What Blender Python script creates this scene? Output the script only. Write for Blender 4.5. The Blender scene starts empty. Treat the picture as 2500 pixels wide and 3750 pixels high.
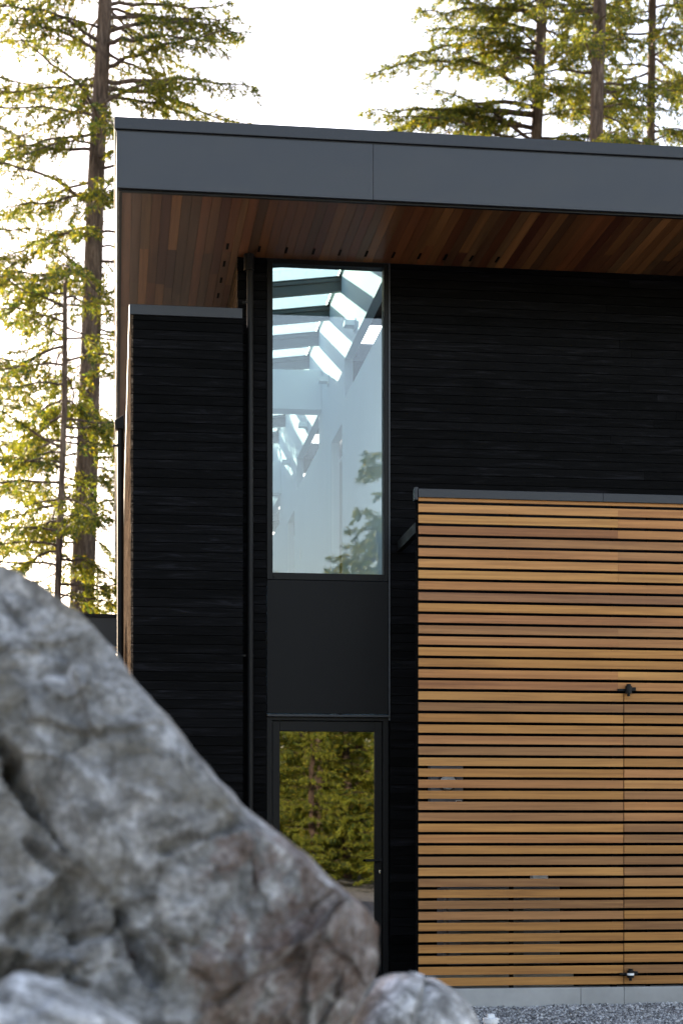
import bpy, math, random
import numpy as np
from mathutils import Vector, noise, Matrix

R = math.radians
scene = bpy.context.scene
col = scene.collection
CAMH = 1.34
F = 6360.0
CX, HY = 1250.0, 3070.0
YAW = math.atan(830/6360)
ca, sa = math.cos(YAW), math.sin(YAW)

def Xat(px, Y):                      # world X of a photo column on the plane Y
    return Y*math.tan(YAW+math.atan((px-CX)/F))
def Zat(px, py, Y):                  # world Z of a photo point on the plane Y
    X = Xat(px, Y)
    return CAMH + (HY-py)/F*(Y*ca+X*sa)

# ------------------------------------------------------------------ helpers
def tag(o, label=None, cat=None, group=None, kind=None):
    if label: o['label'] = label
    if cat: o['category'] = cat
    if group: o['group'] = group
    if kind: o['kind'] = kind
    return o
def empty(name, loc=(0, 0, 0), rz=0):
    o = bpy.data.objects.new(name, None); col.objects.link(o)
    o.location = loc; o.rotation_euler = (0, 0, rz); o.empty_display_size = .2
    return o

class MB:
    def __init__(s): s.v = []; s.f = []; s.c = []
    def box(s, x0, x1, y0, y1, z0, z1, c=(1, 1, 1, 0), bev=0):
        b = len(s.v)
        s.v += [(x0,y0,z0),(x1,y0,z0),(x1,y1,z0),(x0,y1,z0),(x0,y0,z1),(x1,y0,z1),(x1,y1,z1),(x0,y1,z1)]
        for q in ((0,3,2,1),(4,5,6,7),(0,1,5,4),(1,2,6,5),(2,3,7,6),(3,0,4,7)):
            s.f.append(tuple(b+i for i in q)); s.c.append(c)
        return s
    def hexa(s, pts, c=(1, 1, 1, 0)):
        b = len(s.v); s.v += [tuple(p) for p in pts]
        for q in ((0,3,2,1),(4,5,6,7),(0,1,5,4),(1,2,6,5),(2,3,7,6),(3,0,4,7)):
            s.f.append(tuple(b+i for i in q)); s.c.append(c)
        return s
    def tube(s, pts, rad, n=8, c=(1, 1, 1, 0), cap=True):
        pts = [Vector(p) for p in pts]
        if not hasattr(rad, '__len__'): rad = [rad]*len(pts)
        b = len(s.v)
        for i, p in enumerate(pts):
            d = (pts[min(i+1, len(pts)-1)]-pts[max(i-1, 0)]).normalized()
            up = Vector((0, 0, 1)) if abs(d.z) < .9 else Vector((1, 0, 0))
            u = d.cross(up).normalized(); w = d.cross(u)
            for k in range(n):
                a = 2*math.pi*k/n
                s.v.append(tuple(p+rad[i]*(math.cos(a)*u+math.sin(a)*w)))
        for i in range(len(pts)-1):
            for k in range(n):
                s.f.append((b+i*n+k, b+i*n+(k+1) % n, b+(i+1)*n+(k+1) % n, b+(i+1)*n+k)); s.c.append(c)
        if cap:
            s.f.append(tuple(b+k for k in range(n))); s.c.append(c)
            s.f.append(tuple(b+(len(pts)-1)*n+k for k in reversed(range(n)))); s.c.append(c)
        return s
    def lathe(s, x, y, prof, n=24, c=(1, 1, 1, 0)):
        b = len(s.v)
        for r, z in prof:
            for k in range(n):
                a = 2*math.pi*k/n
                s.v.append((x+r*math.cos(a), y+r*math.sin(a), z))
        for i in range(len(prof)-1):
            for k in range(n):
                s.f.append((b+i*n+k, b+i*n+(k+1) % n, b+(i+1)*n+(k+1) % n, b+(i+1)*n+k)); s.c.append(c)
        s.f.append(tuple(b+(len(prof)-1)*n+k for k in range(n))); s.c.append(c)
        return s
    def build(s, name, mat, parent=None, smooth=False, bevel=0):
        me = bpy.data.meshes.new(name); me.from_pydata(s.v, [], s.f)
        a = me.attributes.new('tone', 'FLOAT_COLOR', 'FACE')
        a.data.foreach_set('color', np.array([(*c[:3], c[3] if len(c) > 3 else 0) for c in s.c], dtype=np.float32).ravel())
        if smooth: me.polygons.foreach_set('use_smooth', [True]*len(me.polygons))
        me.materials.append(mat); me.update()
        o = bpy.data.objects.new(name, me); col.objects.link(o)
        if parent: o.parent = parent
        if bevel:
            m = o.modifiers.new('bevel', 'BEVEL'); m.width = bevel; m.segments = 2; m.limit_method = 'ANGLE'
        return o

# ------------------------------------------------------------------ materials
def newmat(name):
    m = bpy.data.materials.new(name); m.use_nodes = True
    nt = m.node_tree; nt.nodes.clear()
    out = nt.nodes.new('ShaderNodeOutputMaterial')
    return m, nt, out
def N(nt, t, **kw):
    n = nt.nodes.new(t)
    for k, v in kw.items():
        if k in n.inputs: n.inputs[k].default_value = v
        else: setattr(n, k, v)
    return n
def coords(nt, scale=(1, 1, 1), seed=False):
    tc = N(nt, 'ShaderNodeTexCoord'); mp = N(nt, 'ShaderNodeMapping'); mp.inputs['Scale'].default_value = scale
    src = tc.outputs['Object']
    if seed:
        at = N(nt, 'ShaderNodeAttribute', attribute_name='tone')
        ad = N(nt, 'ShaderNodeVectorMath', operation='ADD'); ml = N(nt, 'ShaderNodeVectorMath', operation='SCALE')
        ml.inputs[0].default_value = (7.3, 5.1, 3.7); nt.links.new(at.outputs['Alpha'], ml.inputs['Scale'])
        nt.links.new(src, ad.inputs[0]); nt.links.new(ml.outputs[0], ad.inputs[1]); src = ad.outputs[0]
    nt.links.new(src, mp.inputs['Vector'])
    return mp.outputs['Vector']
def ramp(nt, fac, stops):
    r = N(nt, 'ShaderNodeValToRGB'); e = r.color_ramp.elements
    e[0].position, e[0].color = stops[0][0], (*stops[0][1], 1)
    e[1].position, e[1].color = stops[-1][0], (*stops[-1][1], 1)
    for p, c in stops[1:-1]:
        x = e.new(p); x.color = (*c, 1)
    nt.links.new(fac, r.inputs['Fac']); return r.outputs['Color']
def mixc(nt, a, b, fac, mode='MIX'):
    m = N(nt, 'ShaderNodeMix', data_type='RGBA', blend_type=mode)
    for s, v in ((m.inputs[6], a), (m.inputs[7], b), (m.inputs[0], fac)):
        if isinstance(v, bpy.types.NodeSocket): nt.links.new(v, s)
        elif isinstance(v, (int, float)): s.default_value = v
        else: s.default_value = (*v, 1)
    return m.outputs[2]
def bump(nt, h, strength, dist):
    b = N(nt, 'ShaderNodeBump'); b.inputs['Strength'].default_value = strength; b.inputs['Distance'].default_value = dist
    nt.links.new(h, b.inputs['Height']); return b.outputs['Normal']
def noise_tex(nt, vec, scale, detail=4, rough=.55, dist=0):
    n = N(nt, 'ShaderNodeTexNoise'); n.inputs['Scale'].default_value = scale; n.inputs['Detail'].default_value = detail
    n.inputs['Roughness'].default_value = rough; n.inputs['Distortion'].default_value = dist
    nt.links.new(vec, n.inputs['Vector']); return n.outputs['Fac']

def painted(name, c, rough=.45, spec=.5, var=.12, metal=0, bs=.05, bscale=60, bd=.002):
    m, nt, out = newmat(name)
    p = N(nt, 'ShaderNodeBsdfPrincipled', Roughness=rough, Metallic=metal); p.inputs['Specular IOR Level'].default_value = spec
    v = coords(nt)
    n1 = noise_tex(nt, v, 1.3, 5, .6); n2 = noise_tex(nt, v, bscale, 2)
    lo = tuple(x*(1-var) for x in c); hi = tuple(min(1, x*(1+var)) for x in c)
    nt.links.new(ramp(nt, n1, [(.3, lo), (.7, hi)]), p.inputs['Base Color'])
    rr = N(nt, 'ShaderNodeMapRange'); rr.inputs['To Min'].default_value = max(0, rough-.08); rr.inputs['To Max'].default_value = rough+.08
    nt.links.new(n1, rr.inputs['Value']); nt.links.new(rr.outputs[0], p.inputs['Roughness'])
    nt.links.new(bump(nt, n2, bs, bd), p.inputs['Normal'])
    nt.links.new(p.outputs[0], out.inputs[0]); return m

def wood(name, scale, rough=.5, contrast=.45, spec=.3, bs=.3, knots=0):
    """board colour from the tone attribute, grain stretched along the board"""
    m, nt, out = newmat(name)
    p = N(nt, 'ShaderNodeBsdfPrincipled', Roughness=rough); p.inputs['Specular IOR Level'].default_value = spec
    v = coords(nt, scale, seed=True)
    g = noise_tex(nt, v, 1, 6, .62, .6)
    v2 = coords(nt, tuple(s*.25 for s in scale), seed=True)
    g2 = noise_tex(nt, v2, 1, 3, .5, 1.2)
    at = N(nt, 'ShaderNodeAttribute', attribute_name='tone')
    d = 1-contrast
    k = ramp(nt, g, [(.28, (d, d*.94, d*.88)), (.5, (.95, .95, .95)), (.75, (1.12, 1.12, 1.12))])
    c1 = mixc(nt, at.outputs['Color'], k, 1, 'MULTIPLY')
    k2 = ramp(nt, g2, [(.3, (.74, .68, .64)), (.62, (1.06, 1.06, 1.06))])
    c2 = mixc(nt, c1, k2, 1, 'MULTIPLY')
    nt.links.new(c2, p.inputs['Base Color'])
    nt.links.new(bump(nt, g, bs, .003), p.inputs['Normal'])
    nt.links.new(p.outputs[0], out.inputs[0]); return m

def charred(name, scale):
    m, nt, out = newmat(name)
    p = N(nt, 'ShaderNodeBsdfPrincipled', Roughness=.5); p.inputs['Specular IOR Level'].default_value = .03
    v = coords(nt, scale, seed=True)
    g = noise_tex(nt, v, 1, 7, .68, 1.0)
    at = N(nt, 'ShaderNodeAttribute', attribute_name='tone')
    k = ramp(nt, g, [(.3, (.4, .4, .4)), (.55, (1, 1, 1)), (.68, (3.2, 3.2, 3.4))])
    nt.links.new(mixc(nt, at.outputs['Color'], k, 1, 'MULTIPLY'), p.inputs['Base Color'])
    rr = N(nt, 'ShaderNodeMapRange'); rr.inputs['To Min'].default_value = .62; rr.inputs['To Max'].default_value = .38
    nt.links.new(g, rr.inputs['Value']); nt.links.new(rr.outputs[0], p.inputs['Roughness'])
    nt.links.new(bump(nt, g, .7, .004), p.inputs['Normal'])
    nt.links.new(p.outputs[0], out.inputs[0]); return m

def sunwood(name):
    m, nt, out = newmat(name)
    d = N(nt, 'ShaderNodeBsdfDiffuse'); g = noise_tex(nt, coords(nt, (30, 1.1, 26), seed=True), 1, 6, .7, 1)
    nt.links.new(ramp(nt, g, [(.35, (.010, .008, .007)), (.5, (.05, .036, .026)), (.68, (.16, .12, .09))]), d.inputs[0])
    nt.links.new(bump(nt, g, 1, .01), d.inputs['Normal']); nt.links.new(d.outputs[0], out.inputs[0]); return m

def glass(name, ior, tint=(1, 1, 1), wave=0, wscale=3):
    m, nt, out = newmat(name)
    t = N(nt, 'ShaderNodeBsdfTransparent'); t.inputs[0].default_value = (*tint, 1)
    g = N(nt, 'ShaderNodeBsdfGlossy', Roughness=.0)
    lw_ = N(nt, 'ShaderNodeLayerWeight', Blend=.5); pw = N(nt, 'ShaderNodeMath', operation='POWER'); pw.inputs[1].default_value = 5
    nt.links.new(lw_.outputs['Facing'], pw.inputs[0]); fr = N(nt, 'ShaderNodeMapRange'); fr.inputs['To Min'].default_value = ior; fr.inputs['To Max'].default_value = 1
    nt.links.new(pw.outputs[0], fr.inputs['Value']); mx = N(nt, 'ShaderNodeMixShader')
    if wave:
        v = coords(nt); n = noise_tex(nt, v, wscale, 2, .4)
        b = bump(nt, n, 1, wave); nt.links.new(b, g.inputs['Normal'])
    nt.links.new(fr.outputs[0], mx.inputs[0]); nt.links.new(t.outputs[0], mx.inputs[1]); nt.links.new(g.outputs[0], mx.inputs[2])
    nt.links.new(mx.outputs[0], out.inputs[0]); return m

def foliage(name, trans=.52):
    m, nt, out = newmat(name)
    at = N(nt, 'ShaderNodeAttribute', attribute_name='tone')
    d = N(nt, 'ShaderNodeBsdfPrincipled', Roughness=.55); d.inputs['Specular IOR Level'].default_value = .25
    t = N(nt, 'ShaderNodeBsdfTranslucent'); mx = N(nt, 'ShaderNodeMixShader'); mx.inputs[0].default_value = trans
    nt.links.new(at.outputs['Color'], d.inputs['Base Color'])
    warm = mixc(nt, at.outputs['Color'], (1.5, 1.45, .5), 1, 'MULTIPLY')
    nt.links.new(warm, t.inputs[0])
    nt.links.new(d.outputs[0], mx.inputs[1]); nt.links.new(t.outputs[0], mx.inputs[2])
    nt.links.new(mx.outputs[0], out.inputs[0]); return m

def bark(name):
    m, nt, out = newmat(name)
    p = N(nt, 'ShaderNodeBsdfPrincipled', Roughness=.85); p.inputs['Specular IOR Level'].default_value = .2
    v = coords(nt, (14, 14, 2.2)); g = noise_tex(nt, v, 1, 6, .7, .8)
    nt.links.new(ramp(nt, g, [(.32, (.02, .014, .011)), (.52, (.085, .058, .043)), (.72, (.18, .135, .105))]), p.inputs['Base Color'])
    nt.links.new(bump(nt, g, 1, .05), p.inputs['Normal'])
    nt.links.new(p.outputs[0], out.inputs[0]); return m

def rock_mat(name, light=1.0, rust=.5, oliv=.72):
    m, nt, out = newmat(name)
    p = N(nt, 'ShaderNodeBsdfPrincipled', Roughness=.8); p.inputs['Specular IOR Level'].default_value = .3
    v = coords(nt)
    big = noise_tex(nt, v, 2.2, 4, .6, .5); mid = noise_tex(nt, v, 10, 8, .72, .5); fine = noise_tex(nt, v, 60, 4, .6)
    L = light
    base = ramp(nt, mid, [(.33, (.075*L, .072*L, .068*L)), (.45, (.16*L, .155*L, .148*L)), (.55, (.31*L, .303*L, .30*L)), (.67, (.60*L, .59*L, .595*L))])
    ol = mixc(nt, base, (.17, .15, .115), ramp(nt, big, [(.46, (0, 0, 0)), (.6, (oliv, oliv, oliv))]))
    v3 = N(nt, 'ShaderNodeMapping'); v3.inputs['Location'].default_value = (3.3, 7.7, 1.1)
    nt.links.new(v, v3.inputs['Vector'])
    rz = noise_tex(nt, v3.outputs[0], 3.0, 5, .65, .6)
    sp = N(nt, 'ShaderNodeSeparateXYZ'); nt.links.new(v, sp.inputs[0])
    mr = N(nt, 'ShaderNodeMapRange'); mr.inputs['From Min'].default_value = -.62; mr.inputs['From Max'].default_value = -.14
    mr.inputs['To Min'].default_value = -.20; mr.inputs['To Max'].default_value = .075
    sx_ = N(nt, 'ShaderNodeMath', operation='MULTIPLY_ADD'); sx_.inputs[1].default_value = .75; nt.links.new(sp.outputs['X'], sx_.inputs[0])
    ng = N(nt, 'ShaderNodeMath', operation='MULTIPLY'); ng.inputs[1].default_value = -.45; nt.links.new(sp.outputs['Z'], ng.inputs[0]); nt.links.new(ng.outputs[0], sx_.inputs[2])
    nt.links.new(sx_.outputs[0], mr.inputs['Value'])
    ad = N(nt, 'ShaderNodeMath', operation='ADD'); nt.links.new(rz, ad.inputs[0]); nt.links.new(mr.outputs[0], ad.inputs[1])
    rs = mixc(nt, ol, (.125, .058, .036), ramp(nt, ad.outputs[0], [(.50, (0, 0, 0)), (.57, (rust, rust, rust)), (.60, (rust*.5, rust*.5, rust*.5)), (.66, (rust, rust, rust))]))
    sp2 = mixc(nt, rs, ramp(nt, fine, [(.3, (.6, .6, .6)), (.65, (1.12, 1.12, 1.12))]), 1, 'MULTIPLY')
    nt.links.new(sp2, p.inputs['Base Color'])
    nt.links.new(bump(nt, mid, 1, .035), p.inputs['Normal'])
    nt.links.new(p.outputs[0], out.inputs[0]); return m

def gravel_mat(name):
    m, nt, out = newmat(name)
    p = N(nt, 'ShaderNodeBsdfPrincipled', Roughness=.85); p.inputs['Specular IOR Level'].default_value = .25
    v = coords(nt)
    vo = N(nt, 'ShaderNodeTexVoronoi', Scale=55.0); nt.links.new(v, vo.inputs['Vector'])
    sep = N(nt, 'ShaderNodeSeparateColor'); nt.links.new(vo.outputs['Color'], sep.inputs[0])
    c = ramp(nt, sep.outputs[0], [(.1, (.08, .08, .085)), (.5, (.23, .228, .235)), (.9, (.46, .455, .46))])
    big = noise_tex(nt, v, .25, 4, .6)
    c2 = mixc(nt, c, ramp(nt, big, [(.3, (.8, .8, .8)), (.7, (1.15, 1.12, 1.1))]), 1, 'MULTIPLY')
    nt.links.new(c2, p.inputs['Base Color'])
    nt.links.new(bump(nt, vo.outputs['Distance'], .8, -.015), p.inputs['Normal'])
    nt.links.new(p.outputs[0], out.inputs[0]); return m

def tone_mat(name, rough=.7, spec=.3, vscale=40, var=.25, bs=.3):
    m, nt, out = newmat(name)
    p = N(nt, 'ShaderNodeBsdfPrincipled', Roughness=rough); p.inputs['Specular IOR Level'].default_value = spec
    at = N(nt, 'ShaderNodeAttribute', attribute_name='tone'); n = noise_tex(nt, coords(nt), vscale, 4)
    nt.links.new(mixc(nt, at.outputs['Color'], ramp(nt, n, [(.3, (1-var,)*3), (.7, (1+var*.5,)*3)]), 1, 'MULTIPLY'), p.inputs['Base Color'])
    nt.links.new(bump(nt, n, bs, .004), p.inputs['Normal'])
    nt.links.new(p.outputs[0], out.inputs[0]); return m

M = dict(
    fascia=painted('fascia metal', (.021, .0235, .029), .38, .35, .12, bs=.5, bscale=1.6, bd=.03),
    capm=painted('cap flashing', (.018, .020, .025), .4, .3, .1),
    blackm=painted('black metal', (.005, .005, .0055), .5, .18, .15),
    frame=painted('window frame', (.0035, .0035, .004), .45, .15, .1),
    panel=painted('spandrel', (.0042, .0042, .0048), .5, .12, .08),
    white=painted('interior paint', (.70, .76, .80), .8, .2, .02),
    beam=painted('steel beam', (.10, .105, .10), .5, .4, .1),
    edge=painted('skylight edge', (.55, .58, .55), .4, .5, .05),
    floor=painted('interior floor', (.45, .44, .42), .5, .3, .1),
    siding=charred('charred siding', (2.2, 30, 30)),
    sidingY=sunwood('sun glare side siding'),  # same charred boards; grazing sun glare put into a lighter brown colour
    slat=wood('cedar slat', (1.6, 30, 55), .55, .30),
    soffit=wood('cedar soffit', (45, 1.5, 45), .42, .28, .4, .15),
    glass=glass('window glass', .062, (.93, .98, .98), .0004, 2.0),
    sky_glass=glass('skylight glass', .03, (.60, .70, .71)),
    door_glass=glass('door glass', .19, (.05, .05, .045), .00035, 3.5),
    concrete=painted('concrete', (.29, .29, .285), .8, .3, .3, bs=.4, bscale=25),
    grey=painted('grey unit', (.09, .09, .10), .55, .4, .08),
    dark=painted('dark recess', (.003, .003, .003), .9, .05, .1),
    pvc=painted('white plastic', (.70, .71, .72), .4, .5, .03),
    steel=painted('bright steel', (.6, .6, .6), .25, .5, .05, metal=1),
    leaf=foliage('conifer foliage'), bark=bark('conifer bark'),
    rock=rock_mat('granite', 1.17, .62), rockl=rock_mat('pale granite', 1.9, .0, .12),
    gravel=gravel_mat('gravel'), pebble=tone_mat('pebbles'),
    hill=painted('rocky hill', (.16, .18, .19), .9, .1, .3),
)

# ------------------------------------------------------------------ world, sun, camera
SD = Vector((-1.5, 2.9, 1.0)).normalized()
elev = math.asin(SD.z); az = math.atan2(SD.x, SD.y)
w = bpy.data.worlds.new('World'); scene.world = w; w.use_nodes = True
nt = w.node_tree; bg = nt.nodes['Background']; sk = nt.nodes.new('ShaderNodeTexSky')
sk.sky_type = 'NISHITA'; sk.sun_disc = False; sk.sun_elevation = elev; sk.sun_rotation = az
sk.air_density = 1.0; sk.dust_density = 1.0; sk.ozone_density = .3
nt.links.new(mixc(nt, sk.outputs[0], (1.16, .975, .90), 1, 'MULTIPLY'), bg.inputs[0]); bg.inputs[1].default_value = .13
sl = bpy.data.lights.new('sun', 'SUN'); sl.energy = 4.5; sl.angle = R(.5); sl.color = (1, .88, .70)
so = bpy.data.objects.new('sun', sl); col.objects.link(so); so.rotation_euler = SD.to_track_quat('Z', 'Y').to_euler()
so.location = (-20, 40, 30)

cd = bpy.data.cameras.new('camera'); cam = bpy.data.objects.new('camera', cd); col.objects.link(cam); scene.camera = cam
cam.location = (0, 0, CAMH); cam.rotation_euler = (R(90), 0, -YAW)
cd.sensor_fit = 'HORIZONTAL'; cd.sensor_width = 24; cd.lens = 24*F/2500
cd.shift_y = (HY-1875)/2500; cd.clip_end = 3000; cd.clip_start = .1
cd.dof.use_dof = True; cd.dof.focus_distance = 14.2; cd.dof.aperture_fstop = 2.2; cd.dof.aperture_blades = 7
scene.view_settings.view_transform = 'Standard'; scene.view_settings.look = 'None'; scene.view_settings.exposure = 2.5

# ------------------------------------------------------------------ key planes
YF = 14.7            # main wall face
YR = 13.25           # roof edge
YB = 14.4            # low block face
YS = 13.70           # slat screen face
ZSOF = CAMH+4.927
ZTOP = CAMH+5.46
XW = 1.03            # main wall left corner
XR = 9.0             # house runs on to here
XH = 2.35            # hall wall seen through the window
YE = 38.0            # house depth
rnd = random.Random(5)

house = empty('house', (XW, YF, 0))
tag(house, 'black timber clad house with deep flat roof, cedar soffit and tall narrow window', 'house')
def H(mb, name, mat, parent=None, **k):
    o = mb.build(name, mat, None, **k)
    p = parent or house
    o.parent = p
    if p is house: o.matrix_parent_inverse = Matrix.Translation((-XW, -YF, 0))
    return o
# sub-parts keep world coordinates: their parent meshes are children of the house with origin at the world origin

# roof: fascia, cap, slab
zj = ZSOF + .43
f = MB()
seam = Xat(1366, YR)
f.box(.012, seam-.001, YR, YR+.03, ZSOF, zj); f.box(seam+.001, 5.1, YR, YR+.03, ZSOF, zj); f.box(5.105, XR, YR, YR+.03, ZSOF, zj)
f.box(.012, .04, YR+.032, YE, ZSOF, zj)
H(f, 'roof_fascia', M['fascia'], bevel=.003)
c = MB(); x = 0.0
c.box(.004, XR, YR+.008, YR+.022, zj+.001, zj+.012)
xs = [-.004, 5.3, XR]
for i in range(2):
    c.box(xs[i], xs[i+1]-.002, YR-.014, YR+.12, zj+.0125, ZTOP+(.0, .004, -.002, .002, 0)[i])
c.box(-.004, .06, YR+.122, YE, zj+.0125, ZTOP)
H(c, 'roof_cap', M['capm'], bevel=.004)
d = MB(); d.box(.03, XR, YR+.031, YR+.06, ZSOF-.016, ZSOF-.0005); d.box(.03, .055, YR+.062, YE, ZSOF-.016, ZSOF-.0005)
H(d, 'drip_trim', M['blackm'])
# roof slab pieces round the long skylight and the narrow one
s = MB(); z0, z1 = ZSOF+.02, ZTOP-.06
s.box(.045, 1.1, YR+.125, YE-.01, z0, z1)
s.box(1.1, XR, YR+.125, 14.84, z0, z1-.002)
s.box(2.44, 2.54, 14.95, YE-.01, z0+.25, z1-.001)
s.box(2.90, XR, 14.95, YE-.01, z0, z1-.001)
for k in range(8): s.box(2.54, 2.90, 15.0+k*2.4+1.35, 15.0+k*2.4+2.4, z0+.25, z1-.003)
H(s, 'roof_slab', M['capm'])

# soffit boards (run front to back), tone per board piece
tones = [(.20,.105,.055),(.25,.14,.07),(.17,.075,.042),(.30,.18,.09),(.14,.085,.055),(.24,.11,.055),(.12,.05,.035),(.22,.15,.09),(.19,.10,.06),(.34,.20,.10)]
def boards_y(mb, x0, x1, y0, y1, z, wd=.0765, th=.018):
    n = int((x1-x0)/wd)+1
    fam = 0
    for i in range(n):
        a = x0+i*wd; b = min(x1, a+wd-.0022)
        if b-a < .01: continue
        y = y0
        if rnd.random() < .35: fam = rnd.randrange(10)
        while y < y1-.01:
            L = rnd.uniform(.9, 3.6); e = min(y1, y+L)
            if y1-e < .3: e = y1
            t = tones[rnd.randrange(10)] if rnd.random() < .6 else tones[fam]
            k = rnd.uniform(.8, 1.15)
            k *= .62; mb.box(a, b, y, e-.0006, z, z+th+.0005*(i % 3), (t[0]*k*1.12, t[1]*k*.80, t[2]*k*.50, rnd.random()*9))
            y = e
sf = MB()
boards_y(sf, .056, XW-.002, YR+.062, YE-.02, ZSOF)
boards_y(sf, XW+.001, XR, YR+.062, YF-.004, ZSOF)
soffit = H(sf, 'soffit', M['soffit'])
vents = [(Xat(p, YF-.22), YF-.22) for p in (949, 1048, 1148, 1244, 1341, 1440, 1535, 1630, 1725, 1820)]
vents += [(.93, YF-.25+k*.44) for k in range(0, 9)]
for (vx, vy) in vents:
    v = MB(); v.box(vx-.010, vx+.010, vy-.07, vy+.07, ZSOF-.003, ZSOF+.004)
    H(v, 'soffit_vent', M['dark'], soffit)

# charred siding boards
def boards_x(mb, x0, x1, y, z0, z1, hgt=.0762, th=.02):
    nrow = int((z1-z0)/hgt)+1
    for i in range(nrow):
        a = z0+i*hgt; b = min(z1, a+hgt-.005)
        if b-a < .008: continue
        x = x0
        while x < x1-.001:
            L = rnd.uniform(1.6, 4.2); e = min(x1, x+L)
            if x1-e < .4: e = x1
            k = rnd.uniform(.5, 1.7); dp = rnd.uniform(-.0015, .0015)
            mb.box(x, e-(.0015 if e < x1 else 0), y+dp, y+th, a, b, (.0022*k, .0022*k, .0026*k, rnd.random()*9))
            x = e
def boards_side(mb, x, y0, y1, z0, z1, hgt=.0762, th=.02):
    nrow = int((z1-z0)/hgt)+1
    for i in range(nrow):
        a = z0+i*hgt; b = min(z1, a+hgt-.005)
        if b-a < .008: continue
        y = y0
        while y < y1-.001:
            L = rnd.uniform(2, 4.2); e = min(y1, y+L)
            if y1-e < .4: e = y1
            k = rnd.uniform(.7, 1.3); dp = rnd.uniform(-.0015, .0015)
            mb.box(x+dp, x+th, y, e-.0015, a, b, (.0045*k, .004*k, .004*k, rnd.random()*9))
            y = e
WX0, WX1 = Xat(977, YF), Xat(1421, YF)
fw = MB()
boards_x(fw, XW, WX0-.002, YF, .05, ZSOF-.002)
boards_x(fw, WX1+.016, XR, YF, .05, ZSOF-.002)
fw.box(XW+.0015, WX0-.004, YF+.021, YF+.16, 0, ZSOF+.001, (.004, .004, .004, 0))
fw.box(WX1+.018, XR, YF+.021, YF+.16, 0, ZSOF+.001, (.004, .004, .004, 0))
H(fw, 'front_wall', M['siding'])
sw = MB(); boards_side(sw, XW, YF+.022, YE-.5, 5.0, ZSOF-.002)
H(sw, 'side_wall', M['sidingY'])

# low block in front at the left corner
BX0, BX1 = .13, Xat(889, YB)
BZ = Zat(480, 1152, YB)
bw = MB(); boards_x(bw, BX0+.022, BX1, YB, .05, BZ)
bw.box(BX0+.03, BX1-.001, YB+.021, YF-.002, 0, BZ, (.004, .004, .004, 0))
H(bw, 'block_front_wall', M['siding'])
bs = MB(); boards_side(bs, BX0, YB-.001, 34, .05, BZ)
bs.box(BX0+.021, XW-.001, YF, 34, 0, BZ-.001, (.004, .004, .004, 0))
H(bs, 'block_side_wall', M['sidingY'])
ct = MB(); zt = Zat(480, 1114, YB)
ct.box(BX0-.012, Xat(887, YB), YB-.016, YB+.12, BZ+.001, zt)
ct.box(BX0-.012, BX0+.10, YB+.121, 34, BZ+.001, zt-.001)
ct.box(BX0+.101, XW-.001, YB+.121, 34, BZ+.001, BZ+.03)
H(ct, 'block_cap', M['capm'], bevel=.003)

# downspout in the front corner
def pipe_at(x, y, z0, z1, r, brackets, head=None):
    m = MB(); m.tube([(x, y, z0), (x, y, z1)], r, 56)
    p = H(m, 'downspout', M['blackm'], smooth=False)
    for bz in brackets:
        b = MB(); b.tube([(x, y, bz-.012), (x, y, bz+.012)], r+.005, 20); b.box(x-r-.035, x-r, y-.005, y+.005, bz-.009, bz+.009)
        b.tube([(x-r-.022, y-.012, bz), (x-r-.022, y+.012, bz)], .006, 8); b.box(x-.008, x+.008, y+r, y+r+.05, bz-.008, bz+.008)
        H(b, 'pipe_bracket', M['blackm'], p)
    return p
px_ = Xat(915, YF-.07)
p1 = pipe_at(px_, YF-.075, .15, ZSOF-.002, .029, [Zat(915, 1108, YF-.07), Zat(915, 2402, YF-.07)])
m = MB(); m.tube([(px_-.008, YF-.075, ZSOF-.14), (px_-.008, YF-.075, ZSOF-.003)], [.044, .044], 20); H(m, 'pipe_collar', M['blackm'], p1)
ys = 15.4; xs_ = Xat(441, ys)
p2 = pipe_at(xs_, ys, .1, Zat(441, 1572, ys), .029, [Zat(441, 1632, ys)])
m = MB(); za, zb, zc_ = Zat(441, 1574, ys), Zat(441, 1545, ys), Zat(441, 1522, ys)
m.hexa([(xs_-.05, ys-.05, za), (xs_+.033, ys-.05, za), (xs_+.033, ys+.06, za), (xs_-.05, ys+.06, za),
        (xs_-.05, ys-.05, zb), (xs_+.028, ys-.05, zc_), (xs_+.028, ys+.06, zc_), (xs_-.05, ys+.06, zb)])
H(m, 'pipe_head', M['blackm'], p2, bevel=.004)

# tall window bay
GX0, GX1 = Xat(996, YF+.05), Xat(1401, YF+.05)
GZ0, GZ1 = Zat(1190, 2104, YF+.05), Zat(1190, 979, YF+.05)
FZ0 = Zat(1190, 2126, YF)
fr = MB()
fr.box(WX0, GX0, YF-.012, YF+.10, FZ0, ZSOF-.004); fr.box(GX1, WX1, YF-.012, YF+.10, FZ0, ZSOF-.004)
fr.box(GX0, GX1, YF-.010, YF+.10, FZ0, GZ0); fr.box(GX0, GX1, YF-.010, YF+.10, GZ1, ZSOF-.004)
winf = H(fr, 'tall_window', M['frame'], bevel=.003)
g = MB(); g.box(GX0, GX1, YF+.05, YF+.056, GZ0, GZ1); H(g, 'window_glass', M['glass'], winf)
t = MB(); t.box(WX1+.001, WX1+.014, YF-.02, YF+.02, Zat(1421, 2640, YF), ZSOF-.004); H(t, 'edge_trim', M['fascia'], winf)
for sx in (WX0+.06, WX1-.08):
    t = MB(); t.tube([(sx, YF-.0115, FZ0+.02), (sx, YF-.0085, FZ0+.02)], .006, 8); H(t, 'weep_hole', M['dark'], winf)
PZ0 = Zat(1190, 2614, YF)
pn = MB(); pn.box(WX0+.001, WX1-.001, YF-.006, YF+.03, PZ0, FZ0-.003); H(pn, 'spandrel_panel', M['panel'], bevel=.002)
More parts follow.
